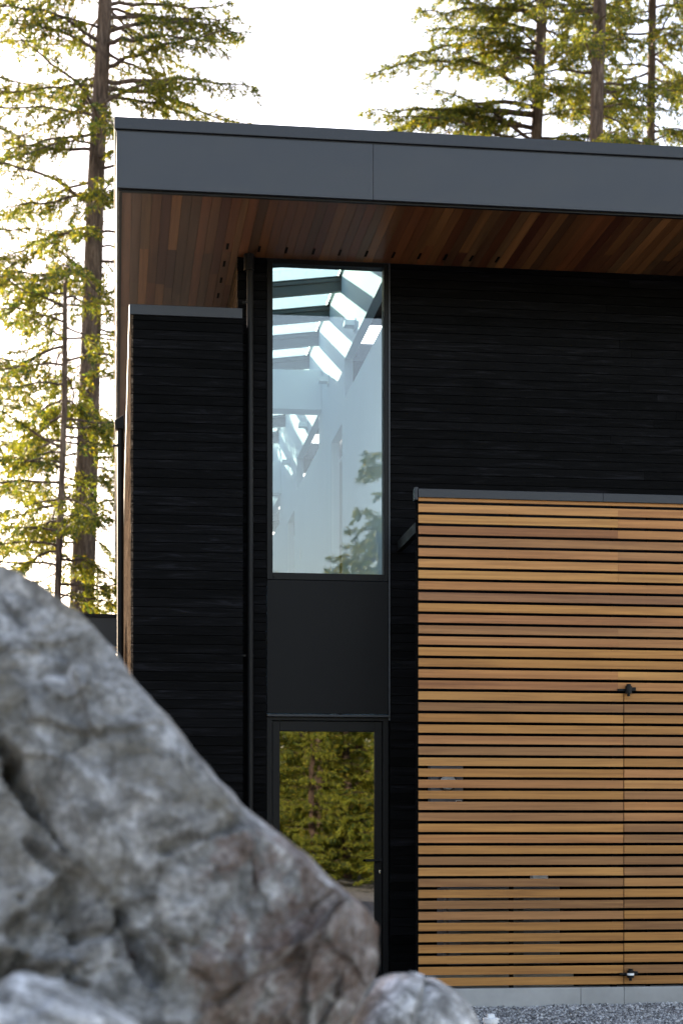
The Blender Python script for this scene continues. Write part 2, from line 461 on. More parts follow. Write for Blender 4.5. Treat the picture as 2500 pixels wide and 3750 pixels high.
fl = MB(); zf1 = PZ0-.006; fl.hexa([(WX0, YF-.035, zf1-.022), (WX1+.012, YF-.035, zf1-.022), (WX1+.012, YF+.03, zf1-.022), (WX0, YF+.03, zf1-.022),
        (WX0, YF-.035, zf1-.006), (WX1+.012, YF-.035, zf1-.006), (WX1+.012, YF+.03, zf1), (WX0, YF+.03, zf1)])
H(fl, 'door_head_flashing', M['capm'])
# door
DX0, DX1 = Xat(1023, YF+.05), Xat(1370, YF+.05); DZ1 = Zat(1190, 2680, YF+.05); zt_ = zf1-.024
dj = MB(); dj.box(WX0, WX0+.045, YF+.0, YF+.1, .02, zt_); dj.box(WX1-.045, WX1, YF+.0, YF+.1, .02, zt_); dj.box(WX0+.045, WX1-.045, YF+.0, YF+.1, zt_-.03, zt_)
dj.box(WX0, WX1, YF-.05, YF+.1, 0, .02)
H(dj, 'door_frame', M['frame'], bevel=.002)
dl = MB(); a, b = WX0+.049, WX1-.049; zt2 = zt_-.034
dl.box(a, DX0, YF+.022, YF+.08, .025, zt2); dl.box(DX1, b, YF+.022, YF+.08, .025, zt2); dl.box(DX0, DX1, YF+.022, YF+.08, DZ1, zt2); dl.box(DX0, DX1, YF+.022, YF+.08, .025, .16)
door = H(dl, 'door', M['frame'], bevel=.003)
g = MB(); g.box(DX0, DX1, YF+.048, YF+.054, .16, DZ1); H(g, 'door_glass', M['door_glass'], door)
hx, hz = Xat(1390, YF), Zat(1390, 3152, YF)
h = MB(); h.tube([(hx, YF+.022, hz), (hx, YF-.035, hz)], .011, 12); h.tube([(hx+.004, YF-.035, hz), (hx-.06, YF-.037, hz), (hx-.125, YF-.03, hz-.002)], [.011, .010, .009], 12)
h.tube([(hx, YF+.0225, hz), (hx, YF+.012, hz)], .027, 20)
H(h, 'door_handle', M['blackm'], door)
h = MB(); lz = Zat(1391, 3192, YF); h.tube([(hx, YF+.0225, lz), (hx, YF+.008, lz)], .016, 16); H(h, 'lock_rose', M['blackm'], door)
h = MB(); h.tube([(hx, YF+.0075, lz+.004), (hx, YF+.003, lz+.004)], .008, 14); h.box(hx-.004, hx+.004, YF+.003, YF+.0075, lz-.017, lz); H(h, 'lock_cylinder', M['steel'], door)

# interior: hall under a long skylight
ZB = CAMH+5.73; SL = .127
zl = [0, CAMH+4.33, CAMH+4.536, CAMH+4.946, CAMH+5.93]
wl = MB()
def wall_row(z0, z1, gaps, y0=YF+.162, y1=YE-.2):
    y = y0
    for (a, b) in gaps:
        if a > y: wl.box(XH, XH+.088, y, a, z0, z1)
        y = b
    wl.box(XH, XH+.088, y, y1, z0, z1)
wall_row(.01, zl[1], [(17.95+4.85*k, 18.85+4.85*k) for k in range(4)])
wl_top = wl
wall_row(zl[1], zl[2], [])
wall_row(zl[2], zl[3], [(15.15, 17.77), (20.02, 22.5), (24.87, 27.35), (29.7, 32.2)])
wall_row(zl[3], zl[4], [])
H(wl, 'hall_wall', M['white'])
lw = MB(); lw.box(XW+.022, XW+.07, YF+.162, YE-.2, .01, CAMH+5.5); H(lw, 'hall_inner_wall', M['white'])
hf = MB(); hf.box(XW+.071, XR-.1, YF+.162, YE-.2, .0, .05); H(hf, 'hall_floor', M['floor'])
ew = MB(); ew.box(XW+.071, XR-.1, YE-.19, YE-.1, .01, CAMH+6); ew.box(XR-.09, XR, YF+.165, YE-.1, .01, z0-.01)
ew.box(4.6, 4.7, YF+.165, YE-.2, .051, z0-.01)
H(ew, 'room_wall', M['floor'])
cl = MB(); cl.box(2.905, 4.59, YF+.165, YE-.2, z0-.06, z0-.012); H(cl, 'ceiling', M['white'])
sky = None
gl = MB()
XL = 1.10
for k in range(-4, 19):
    y0 = 18.05+k+.05 if k > -4 else 14.86; y1 = 18.05+k+.95
    zA, zB_ = ZB+.135-SL*(XH-XL), ZB+.135
    gl.hexa([(XL, y0, zA), (XH, y0, zB_), (XH, y1, zB_), (XL, y1, zA), (XL, y0, zA+.012), (XH, y0, zB_+.012), (XH, y1, zB_+.012), (XL, y1, zA+.012)])
skyl = H(gl, 'skylight', M['sky_glass'])
for k in range(-3, 20):
    yb = 18.05+k
    b = MB(); zA, zB_ = ZB-SL*(XH-XL), ZB
    b.hexa([(XL, yb-.03, zA), (XH-.001, yb-.03, zB_), (XH-.001, yb+.03, zB_), (XL, yb+.03, zA), (XL, yb-.03, zA+.10), (XH-.001, yb-.03, zB_+.10), (XH-.001, yb+.03, zB_+.10), (XL, yb+.03, zA+.10)])
    b.hexa([(XL, yb-.05, zA+.103), (XH-.001, yb-.05, zB_+.103), (XH-.001, yb+.05, zB_+.103), (XL, yb+.05, zA+.103), (XL, yb-.05, zA+.155), (XH-.001, yb-.05, zB_+.155), (XH-.001, yb+.05, zB_+.155), (XL, yb+.05, zA+.155)])
    H(b, 'skylight_beam', M['beam'], skyl)
e = MB(); e.box(XH-.03, XH-.002, 15, 37.5, ZB+.156, ZB+.19); e.box(XL-.06, XL-.001, 14.96, 37.5, z1, ZB-SL*(XH-XL)+.13); H(e, 'skylight_curb', M['edge'], skyl)
for k in range(3):
    b = MB(); y = 19.76+4.85*k; b.box(XL+.003, XH-.002, y, y+.26, CAMH+4.91, CAMH+5.36); H(b, 'bulkhead', M['white'])
lampm = MB
for k in range(8):
    y = 16.92+2.12*k-.15*0
    b = MB(); b.box(XH-.11, XH-.004, y, y+.12, CAMH+5.05, CAMH+5.10); b.box(XH-.012, XH-.003, y-.01, y+.13, CAMH+5.02, CAMH+5.12)
    H(b, 'wall_light', M['white'])
b = MB(); yy = 22.0; b.box(XH-.006, XH-.001, yy, yy+.09, Zat(1088, 2050, 22), Zat(1088, 2010, 22)); H(b, 'wall_switch', M['pvc'])

# meter box on the wall behind the screen
mt = empty('electric_meter', (Xat(1635, YF), YF, Zat(1635, 2960, YF)))
tag(mt, 'grey electric meter box with round glass dial seen through the slats', 'meter')
mi = Matrix.Translation(-mt.location)
def T(mb, root, name, mat, parent=None, **k):
    o = mb.build(name, mat, None, **k); o.parent = parent or root
    if not parent: o.matrix_parent_inverse = Matrix.Translation(-root.location)
    return o
x0, x1, za, zb = Xat(1575, YF-.12), Xat(1695, YF-.12), Zat(1635, 2966, YF-.12), Zat(1635, 2797, YF-.12)
b = MB(); b.box(x0, x1, YF-.12, YF-.005, za, zb); case = T(b, mt, 'meter_case', M['grey'], bevel=.006)
cx_, cz_ = Xat(1637, YF-.12), Zat(1637, 2866, YF-.12)
b = MB(); b.tube([(cx_, YF-.122, cz_), (cx_, YF-.15, cz_)], [.082, .078], 28); T(b, mt, 'meter_ring', M['capm'])
b = MB(); b.tube([(cx_, YF-.151, cz_), (cx_, YF-.19, cz_), (cx_, YF-.20, cz_)], [.066, .060, .03], 28); T(b, mt, 'meter_dial', M['floor'])
b = MB(); lx, lz = Xat(1679, YF-.12), Zat(1679, 2940, YF-.12); b.box(lx-.026, lx+.026, YF-.1225, YF-.1205, lz-.02, lz+.02); T(b, mt, 'warning_plate', M['pvc'])
b = MB(); b.box(lx-.022, lx+.022, YF-.1245, YF-.1228, lz-.016, lz+.016); T(b, mt, 'plate_face', painted('plate brown', (.12, .05, .03)))

# heat pump
ya = 13.93
ac = empty('heat_pump', (Xat(1830, ya), ya+.15, 0.1))
tag(ac, 'grey outdoor heat pump unit standing behind the lower slats', 'heat pump')
x0, x1, za, zb = Xat(1640, ya), Xat(2050, ya), Zat(1830, 3535, ya), Zat(1830, 3247, ya)
b = MB(); b.box(x0, x1, ya, ya+.34, za, zb); T(b, ac, 'casing', M['grey'], bevel=.015)
b = MB(); gx0, gx1 = Xat(1685, ya), Xat(1915, ya)
for k in range(26):
    z = za+.04+k*.0215
    if z < zb-.07: b.box(gx0, gx1, ya-.012, ya-.004, z, z+.008)
T(b, ac, 'grille', M['blackm'])
for sx in (x0+.1, x1-.14):
    b = MB(); b.box(sx, sx+.06, ya, ya+.34, za-.07, za-.002); T(b, ac, 'foot', M['blackm'])
b = MB(); b.box(x0-.035, x0-.004, ya+.02, ya+.3, za+.05, zb-.02); T(b, ac, 'side_panel', M['grey'])
pad = MB(); pad.box(x0-.1, x1+.1, ya-.05, ya+.42, 0.002, za-.071); tag(pad.build('equipment_pad', M['concrete']), 'low concrete pad under the grey heat pump behind the slats', 'pad')
jb = MB(); jb.box(Xat(1950, YF-.1), Xat(2006, YF-.1), YF-.1, YF-.003, Zat(1978, 3300, YF-.1), Zat(1978, 3200, YF-.1))
jb.tube([(Xat(1978, YF-.05), YF-.05, .9), (Xat(1978, YF-.05), YF-.05, .2)], .016, 10)
tag(jb.build('junction_box', M['pvc'], bevel=.004), 'small pale junction box on the black wall above the heat pump', 'junction box')

# ------------------------------------------------------------------ cedar slat screen
XS0 = Xat(1532, YS); XG = Xat(2283.5, YS); XJ = Xat(2262, YS); XS1 = 6.6
PITCH = .0884; SH = .0650; ZS0 = Zat(1700, 3612, YS)
NROW = 45
gate_rows = int((Zat(2290, 2545, YS)-ZS0)/PITCH)+1
scr = empty('slat_screen', (XS0, YS, 0)); tag(scr, 'tall cedar slat screen with black top rail in front of the dark wall', 'screen')
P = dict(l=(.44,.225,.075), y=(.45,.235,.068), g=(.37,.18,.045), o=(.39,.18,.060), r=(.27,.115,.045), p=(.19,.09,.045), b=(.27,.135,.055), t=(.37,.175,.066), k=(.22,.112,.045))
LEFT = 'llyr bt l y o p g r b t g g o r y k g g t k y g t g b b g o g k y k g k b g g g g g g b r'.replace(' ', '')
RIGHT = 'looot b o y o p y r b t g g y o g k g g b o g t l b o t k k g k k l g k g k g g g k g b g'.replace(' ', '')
LEFT = (LEFT*2)[:NROW]; RIGHT = (RIGHT*2)[:NROW]  # board tones vary; more dark ones low down, weaker light put into colour
sm = MB(); gm = MB()
for r_ in range(NROW):
    i = NROW-1-r_            # r_ counts from the top
    a = ZS0+i*PITCH; b = a+SH
    if r_ == 0: b = a+.040
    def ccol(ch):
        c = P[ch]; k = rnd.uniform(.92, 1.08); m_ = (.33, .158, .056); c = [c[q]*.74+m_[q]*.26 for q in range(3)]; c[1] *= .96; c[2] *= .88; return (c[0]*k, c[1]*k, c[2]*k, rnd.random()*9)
    dp = lambda: rnd.uniform(-.0015, .0015)
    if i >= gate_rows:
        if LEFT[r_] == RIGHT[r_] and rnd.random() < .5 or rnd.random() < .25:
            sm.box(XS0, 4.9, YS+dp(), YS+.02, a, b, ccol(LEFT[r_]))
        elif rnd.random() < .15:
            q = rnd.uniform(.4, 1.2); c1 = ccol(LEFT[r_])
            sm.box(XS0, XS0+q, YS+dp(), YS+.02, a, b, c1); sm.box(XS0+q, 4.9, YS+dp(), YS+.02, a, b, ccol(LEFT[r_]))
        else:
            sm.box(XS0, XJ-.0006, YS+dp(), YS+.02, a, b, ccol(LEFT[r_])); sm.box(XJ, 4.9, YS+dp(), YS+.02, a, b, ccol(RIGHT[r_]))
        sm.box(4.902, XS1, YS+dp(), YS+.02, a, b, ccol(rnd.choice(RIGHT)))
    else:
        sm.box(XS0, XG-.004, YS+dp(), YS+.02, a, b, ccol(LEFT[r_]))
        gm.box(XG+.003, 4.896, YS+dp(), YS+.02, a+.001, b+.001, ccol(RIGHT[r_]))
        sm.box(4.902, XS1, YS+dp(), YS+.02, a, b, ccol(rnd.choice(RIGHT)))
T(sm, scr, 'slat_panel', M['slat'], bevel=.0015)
gate = T(gm, scr, 'gate', M['slat'], bevel=.0015)
ztp = ZS0+NROW*PITCH
ztop = Zat(1540, 1791, YS)
c = MB()
zcb = ZS0+(NROW-1)*PITCH+.026
c.box(XS0-.004, Xat(2205, YS)-.001, YS-.022, YS+.07, zcb, ztop); c.box(Xat(2205, YS)+.001, XS1, YS-.024, YS+.07, zcb, ztop)
T(c, scr, 'top_rail', M['capm'], bevel=.002)
c = MB(); c.box(XS0-.03, XS0-.0045, YS-.010, YS+.085, zcb-.02, ztop+.015); T(c, scr, 'rail_end', M['capm'], bevel=.004)
for xp in (XS0-.012, Xat(2255, YS)-.03, 4.86, XS1-.05):
    c = MB(); c.box(xp, xp+.045, YS+.0215, YS+.07, .12, zcb-.001); T(c, scr, 'post', M['dark'])
for xp in (XS0+.75, 4.3, 5.7):
    c = MB(); c.box(xp, xp+.03, YS+.0215, YS+.05, .13, zcb-.001); T(c, scr, 'batten', M['dark'])
c = MB(); zbm = Zat(1530, 1925, YS); c.box(XS0-.012, XS0+.033, YS+.0705, YF-.003, zbm-.045, zbm+.045); T(c, scr, 'brace', M['blackm'], bevel=.003)
# gate hinges
for (ppx, ppy, cap) in ((2296, 2530, False), (2303, 3570, True)):
    hx_, hz_ = Xat(ppx, YS), Zat(ppx, ppy, YS); q_ = 1.35
    c = MB(); y_ = YS-.038
    c.tube([(hx_, y_, hz_-.048), (hx_, y_, hz_-.026)], .012, 12); c.tube([(hx_, y_, hz_-.026), (hx_, y_, hz_+.034)], .027, 18); c.tube([(hx_, y_, hz_+.034), (hx_, y_, hz_+.050)], .019, 12)
    c.box(hx_, hx_+.064, YS-.030, YS-.003, hz_-.002, hz_+.026); c.box(hx_-.085, hx_-.004, YS-.022, YS-.003, hz_-.004, hz_+.014)
    o = T(c, scr, 'hinge', M['blackm'], gate, bevel=.002)
    if cap:
        c = MB(); c.tube([(hx_, y_, hz_-.004), (hx_, y_, hz_+.014)], .0285, 18); T(c, scr, 'hinge_collar', M['pvc'], gate)

# concrete curb
c = MB(); zc0 = Zat(1800, 3621, YS)
for (a, b) in ((XS0-.05, Xat(2122, YS)-.001), (Xat(2122, YS)+.001, Xat(2280, YS)), (Xat(2280, YS)+.001, XS1+.3)):
    c.box(a, b, YS-.035, YS+.14, -.1, zc0)
c.box(XS0-.04, XS0+.1, YS+.141, YF-.003, -.1, zc0-.004)
tag(c.build('concrete_curb', M['concrete'], bevel=.006), 'low pale concrete curb below the cedar slats', 'curb')
# clean-out cap
cyw = 12.1; cxw = Xat(1796, cyw); z0_ = .0
co = MB(); co.lathe(cxw, cyw, [(.050, -.04), (.050, .026), (.056, .030), (.056, .058), (.050, .062)], 28)
cap_ = tag(co.build('cleanout_pipe', M['pvc'], smooth=False), 'white plastic drain clean-out cap standing in the grey gravel', 'pipe cap')
cb = MB(); cb.hexa([(cxw-.026, cyw-.026, .0625), (cxw+.026, cyw-.026, .0625), (cxw+.026, cyw+.026, .0625), (cxw-.026, cyw+.026, .0625),
    (cxw-.023, cyw-.023, .09), (cxw+.023, cyw-.023, .09), (cxw+.023, cyw+.023, .09), (cxw-.023, cyw+.023, .09)]); o = cb.build('cap_nut', M['pvc'], cap_, bevel=.003)

# ------------------------------------------------------------------ ground
g = MB(); n = 60
def gz(x, y): return 0
xs = list(np.concatenate([np.linspace(-600, -12, 10), np.linspace(-10, 14, 97), np.linspace(16, 600, 10)]))
ysv = list(np.concatenate([np.linspace(-600, -12, 10), np.linspace(-10, 13.6, 96), np.linspace(14, 900, 12)]))
for y in ysv:
    for x in xs:
        z = 0 if (y > 13.7 or y < -10 or abs(x) > 14) else .022*(noise.noise((x*1.3, y*1.3, 0)))+.01*noise.noise((x*5, y*5, 2))
        if y < -10: z = max(0, (-10-y))*.03 if y > -200 else 5.7
        g.v.append((x, y, z-.012))
for j in range(len(ysv)-1):
    for i in range(len(xs)-1):
        a = j*len(xs)+i; g.f.append((a, a+1, a+len(xs)+1, a+len(xs))); g.c.append((1, 1, 1, 0))
tag(g.build('ground', M['gravel'], smooth=True), kind='structure')
# loose stones
pb = MB(); r2 = random.Random(11)
for k in range(15000):
    y = r2.uniform(11.4, YS-.04); x = r2.uniform(1.6, 5.4)
    s = r2.choice([.006, .008, .010, .014])*r2.uniform(.8, 1.4)
    if abs(x-cxw) < .07 and -.16 < y-cyw < .07: continue
    z = .022*(noise.noise((x*1.3, y*1.3, 0)))+.01*noise.noise((x*5, y*5, 2))-.012+s*.35
    a = r2.uniform(0, 3.14); ca_, sa_ = math.cos(a), math.sin(a)
    q = []
    for (u, v_, w_) in ((-1, 0, 0), (0, -.7, 0), (1, 0, .1), (0, .7, 0), (.1, 0, .75), (0, 0, -.6)):
        u *= r2.uniform(.8, 1.3); v_ *= r2.uniform(.8, 1.2); q.append((x+s*(u*ca_-v_*sa_), y+s*(u*sa_+v_*ca_), z+s*w_*r2.uniform(.7, 1.3)))
    b = len(pb.v); pb.v += q; t = r2.choice([.10, .16, .22, .30, .42]); cc = (t*1.08, t*1.07, t*1.07, 0)
    for f3 in ((0, 1, 4), (1, 2, 4), (2, 3, 4), (3, 0, 4), (1, 0, 5), (2, 1, 5), (3, 2, 5), (0, 3, 5)): pb.f.append(tuple(b+i for i in f3)); pb.c.append(cc)
tag(pb.build('gravel', M['pebble']), 'loose blue grey crushed gravel along the concrete curb', 'gravel', kind='stuff')

# ------------------------------------------------------------------ boulders
def rock_disp(p, seed, amp=1.0, cell=.42, crack=.03):
    q = Vector(p)+Vector((seed*3.1, seed*1.7, seed*2.3))
    d = 0
    ds, ps = noise.voronoi(q/cell)
    cp = ps[0]; rd = Vector(noise.noise_vector(cp*7.7)); 
    d += (q/cell-cp).dot(rd)*.24*cell/.42
    e = ds[1]-ds[0]
    d -= crack*1.6*max(0, 1-e/.09)
    ds2, ps2 = noise.voronoi(q/(cell*.31))
    rd2 = Vector(noise.noise_vector(ps2[0]*5.3)); d += (q/(cell*.31)-ps2[0]).dot(rd2)*.05
    d += noise.fractal(q*6, .7, 2.1, 4)*.010 + noise.noise(q*1.6)*.05
    return d*amp
def seg_dist(px, pz, a, b):
    ax, az = a; bx, bz = b; dx, dz = bx-ax, bz-az
    t = max(0, min(1, ((px-ax)*dx+(pz-az)*dz)/(dx*dx+dz*dz)))
    return math.hypot(px-ax-t*dx, pz-az-t*dz)
def rock_from_rows(name, rows, yc, front, back, mat, seed, nth=300, nrow=240, facets=(), cracks=(), pits=()):
    """rows: (z, xleft, xright) from top to bottom; facets: planes (depth, x0, z0, gx, gz) cut the front face"""
    zs = [r[0] for r in rows]; xl = [r[1] for r in rows]; xr = [r[2] for r in rows]
    zz = np.linspace(zs[0], zs[-1], nrow)
    XLm = np.interp(-zz, [-a for a in zs], xl); XRm = np.interp(-zz, [-a for a in zs], xr)
    mb = MB(); H_ = zs[0]-zs[-1]
    for j, z in enumerate(zz):
        a, b = XLm[j], XRm[j]
        b += .010*noise.noise(Vector((3.3, 0, z*9)))+.008*noise.noise(Vector((1.3, 5, z*24)))
        slope = 0 if j == 0 else (XRm[j]-XRm[j-1])/(zz[j-1]-zz[j])
        cs = 1/math.sqrt(1+slope*slope)
        for k in range(nth):
            u = k/nth*2
            side = -1 if u < 1 else 1
            t = u if u < 1 else 2-u                      # 0 at the right outline, 1 at the left
            x = b+(a-b)*t**1.6
            ed = max(0, (b-x)*cs); top = max(0, zs[0]-z)
            if side < 0:
                # steep rounded chamfer at the outline, then flat fracture faces
                ch = .30*(1-math.exp(-ed/.035))+ed*.9
                ch = min(ch, .25*(1-math.exp(-top/.03))+top*2.2)
                dep = ch
                for (d0, x0, z0, gx, gz_) in facets:
                    dep = min(dep, d0+gx*(x-x0)+gz_*(z-z0))
                dep = max(dep, 0)
            else:
                dep = min(back, ed*2.5, top*3+.02)
            y = yc+side*dep
            d = 0
            wgt = min(1, ed/.10)*min(1, top/.06)
            q = Vector((x*1.0+z*.35, y*.8, z*1.0-x*.35))+Vector((seed*3.1, seed*1.7, seed*2.3))
            q = q+noise.noise_vector(q*2.3)*.13+noise.noise_vector(q*8)*.02
            ds, ps = noise.voronoi(q/.42); rd = Vector(noise.noise_vector(ps[0]*7.7))
            d += (q/.42-ps[0]).dot(rd)*.15+.05*noise.noise(ps[0]*3.1)
            ds2, ps2 = noise.voronoi(q/.13); rd2 = Vector(noise.noise_vector(ps2[0]*5.3)); d += (q/.13-ps2[0]).dot(rd2)*.034+.02*noise.noise(ps2[0]*2.1)
            d += noise.fractal(q*9, .8, 2.1, 5)*.017
            if side < 0:
                w_ = .030*noise.noise(Vector((x*7, z*7, 4)))+.012*noise.noise(Vector((x*22, z*22, 4)))
                for c_ in cracks:
                    r_ = seg_dist(x, z, c_[0], c_[1])+w_
                    if r_ < c_[2]*2: d -= c_[3]*max(0, 1-r_/c_[2])**.6 if r_ < c_[2] else 0
                for (cx2, cz2, rx, rz_, dp) in pits:
                    rr = ((x-cx2)/rx)**2+((z-cz2)/rz_)**2+1.5*noise.noise(Vector((x*8, z*8, 9)))+.5*noise.noise(Vector((x*25, z*25, 9)))
                    if rr < 1: d -= dp*(1-rr)**.5
            y2 = y+side*d*wgt
            mb.v.append((x+.25*d*wgt, y2, z+.25*d*wgt))
    for j in range(nrow-1):
        for k in range(nth):
            a = j*nth+k; b = j*nth+(k+1) % nth
            mb.f.append((a, a+nth, b+nth, b)); mb.c.append((1, 1, 1, 0))
    mb.f.append(tuple(range(nth))); mb.c.append((1, 1, 1, 0))
    return mb.build(name, mat, smooth=True)
def ball_rock(name, c, rad, mat, seed, amp=1.0, n=110, flat=.0, tilt=0, cell=.3):
    mb = MB(); c = Vector(c)
    ct_, st_ = math.cos(tilt), math.sin(tilt)
    for j in range(n+1):
        ph = math.pi*j/n
        for k in range(2*n):
            th = math.pi*k/n
            d = Vector((math.sin(ph)*math.cos(th), math.sin(ph)*math.sin(th), math.cos(ph)))
            e = Vector([math.copysign(abs(v)**.8, v) for v in d])
            p = Vector((e.x*rad[0], e.y*rad[1], e.z*rad[2])); p = Vector((p.x*ct_+p.z*st_, p.y, -p.x*st_+p.z*ct_))
            q = c+p; q += d*rock_disp(q, seed, amp, cell, .012)
            mb.v.append(tuple(q))
    for j in range(n):
        for k in range(2*n):
            a = j*2*n+k; b = j*2*n+(k+1) % (2*n); mb.f.append((a, a+2*n, b+2*n, b)); mb.c.append((1, 1, 1, 0))
    return mb.build(name, mat, smooth=True)
YK = 5.0
sil = [(-70, 2040), (60, 2085), (150, 2135), (290, 2240), (420, 2378), (478, 2470), (580, 2590), (700, 2730), (800, 2855), (895, 2950), (990, 3022), (1118, 3125), (1245, 3238), (1340, 3330), (1386, 3395), (1388, 3510), (1372, 3590), (1330, 3660), (1290, 3750)]
rows = []
for i, (sx, sy) in enumerate(sil):
    z = Zat(sx, sy, YK-.02); rows.append((z, max(-2.3, -0.32-i*.16*1.3), Xat(sx, YK-.02)))
rows.append((0.3, -2.4, Xat(1230, YK))); rows.append((-.05, -2.4, Xat(1200, YK)))
def PZ(px, py, Y=4.75): return (Xat(px, Y), Zat(px, py, Y))
def crk(p, q, w_, d): return (PZ(*p), PZ(*q), w_, d)
x1_, z1_ = PZ(760, 2900); x2_, z2_ = PZ(1000, 3200); x3_, z3_ = PZ(300, 3000)
ra = rock_from_rows('boulder', rows, YK, .62, .8, M['rock'], 1.0, nth=560, nrow=330,
    facets=[(.30, x1_, z1_, -.55, -.30), (.38, x2_, z2_, -.30, -.75), (.36, x3_, z3_, -.05, -.22), (.42, x2_, z3_, -.9, .25)],
    cracks=[crk((-40, 2640), (60, 2800), .022, .09), crk((60, 2800), (150, 2960), .026, .11), crk((150, 2960), (250, 3120), .014, .05),
            crk((600, 3110), (760, 3060), .012, .035), crk((760, 3060), (960, 2960), .014, .045), crk((440, 3340), (560, 3560), .022, .10),
            crk((100, 3080), (240, 3180), .016, .05), crk((780, 3640), (1060, 3500), .016, .04), crk((420, 3400), (300, 3420), .014, .05)],
    pits=[(*PZ(200, 3330), .10, .13, .09), (*PZ(30, 3590), .20, .08, .2)])
tag(ra, 'huge fractured grey boulder with rusty patches and long diagonal edge at left', 'boulder', 'boulders in the foreground')
rb = ball_rock('boulder', (Xat(1495, 5.4), 5.45, .535), (.232, .30, .385), M['rockl'], 4.0, .30, cell=.6, tilt=.12)
tag(rb, 'rounded pale boulder beside the lower right tip of the huge boulder', 'boulder', 'boulders in the foreground')
rc = ball_rock('boulder', (Xat(120, 4.2), 4.15, .60), (.42, .32, .36), M['rockl'], 6.0, .6, cell=.5, tilt=.12)
tag(rc, 'smooth pale boulder at the bottom left corner in front of the huge boulder', 'boulder', 'boulders in the foreground')

# ------------------------------------------------------------------ conifers
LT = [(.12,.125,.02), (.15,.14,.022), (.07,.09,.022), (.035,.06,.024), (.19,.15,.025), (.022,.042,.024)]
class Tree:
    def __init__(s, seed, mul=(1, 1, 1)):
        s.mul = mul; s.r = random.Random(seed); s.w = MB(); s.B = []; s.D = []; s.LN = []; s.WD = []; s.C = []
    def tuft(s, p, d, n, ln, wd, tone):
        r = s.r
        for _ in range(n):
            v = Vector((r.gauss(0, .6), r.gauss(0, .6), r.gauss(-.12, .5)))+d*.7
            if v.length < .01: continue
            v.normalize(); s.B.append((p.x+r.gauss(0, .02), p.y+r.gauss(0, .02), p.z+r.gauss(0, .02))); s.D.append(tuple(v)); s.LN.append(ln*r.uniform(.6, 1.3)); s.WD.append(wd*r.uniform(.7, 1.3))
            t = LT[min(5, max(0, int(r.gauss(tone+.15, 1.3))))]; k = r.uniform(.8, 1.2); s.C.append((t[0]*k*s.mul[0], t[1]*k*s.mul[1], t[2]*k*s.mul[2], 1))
    def limb(s, p0, az, L, rise, droop, r0, dens=1.0, ln=.12, wd=.042, start=.15, twl=.6):
        r = s.r; n = max(6, int(L*4)); pts = []; a = az; p = Vector(p0); pts.append(p.copy()); step = L/n
        for i in range(n):
            t = (i+1)/n; a += r.gauss(0, .16)
            sl = rise-droop*t+(.5*max(0, t-.75)) + r.gauss(0, .13)
            p = p+Vector((math.cos(a)*step, math.sin(a)*step, sl*step)); pts.append(p.copy())
        rad = [r0*(1-i/(n+1))**.8+.004 for i in range(n+1)]
        s.w.tube(pts, rad, 5, cap=False)
        m = int(L*10.5*dens); side = 1
        for i in range(m):
            t = start+(1-start)*(i+r.random())/m
            fi = min(n-1e-3, t*n); j = int(fi); q = pts[j].lerp(pts[j+1], fi-j); dr = (pts[j+1]-pts[j]).normalized()
            side = -side; lat = Vector((-dr.y, dr.x, 0))*side
            tl = twl*r.uniform(.35, 1.1)*(1-.55*t)+.08
            d = (dr*.7+lat*r.uniform(.4, 1.1)+Vector((0, 0, r.uniform(-.5, .15)))).normalized()
            k = max(2, int(tl/.07)); tw = [q]
            tone = r.gauss(1.6, 1.3)
            for u in range(k):
                d = (d+Vector((r.gauss(0, .12), r.gauss(0, .12), -.09))).normalized(); q = q+d*(tl/k); tw.append(q)
                if u > 0 or tl < .2: s.tuft(q, d, 8, ln, wd, tone)
            s.w.tube(tw, [.006]+[.003]*(k), 3, cap=False)
        s.tuft(pts[-1], (pts[-1]-pts[-2]).normalized(), 8, ln, wd, 1.5)
    def crown_mesh(s, name):
        B = np.array(s.B); D = np.array(s.D); L = np.array(s.LN)[:, None]; W = np.array(s.WD)[:, None]
        rs = np.random.RandomState(3); rn = rs.normal(size=D.shape); U = np.cross(D, rn); U /= np.linalg.norm(U, axis=1)[:, None]+1e-9
        n = len(B); V = np.empty((n, 4, 3)); V[:, 0] = B; V[:, 1] = B+D*L*.5+U*W*.5; V[:, 2] = B+D*L; V[:, 3] = B+D*L*.5-U*W*.5
        me = bpy.data.meshes.new(name); me.vertices.add(4*n); me.vertices.foreach_set('co', V.ravel())
        me.loops.add(4*n); me.loops.foreach_set('vertex_index', np.arange(4*n, dtype=np.int32))
        me.polygons.add(n); me.polygons.foreach_set('loop_start', np.arange(0, 4*n, 4, dtype=np.int32)); me.polygons.foreach_set('loop_total', np.full(n, 4, dtype=np.int32))
        me.update(calc_edges=True)
        a = me.attributes.new('tone', 'FLOAT_COLOR', 'FACE'); a.data.foreach_set('color', np.array(s.C, dtype=np.float32).ravel())
        me.materials.append(M['leaf']); return me
    def finish(s, name, loc, label, group='tall conifers beyond the house', rz=0):
        root = empty(name, loc, rz); tag(root, label, 'tree', group)
        t = s.w.build('trunk', M['bark'], root, smooth=True)
        me = s.crown_mesh('crown'); o = bpy.data.objects.new('crown', me); col.objects.link(o); o.parent = root
        return root
def trunk_pts(path, z0, Yp):      # photo points -> local points on plane Y (relative to base)
    return [(Xat(a, Yp), Yp, Zat(a, b, Yp)) for a, b in path]

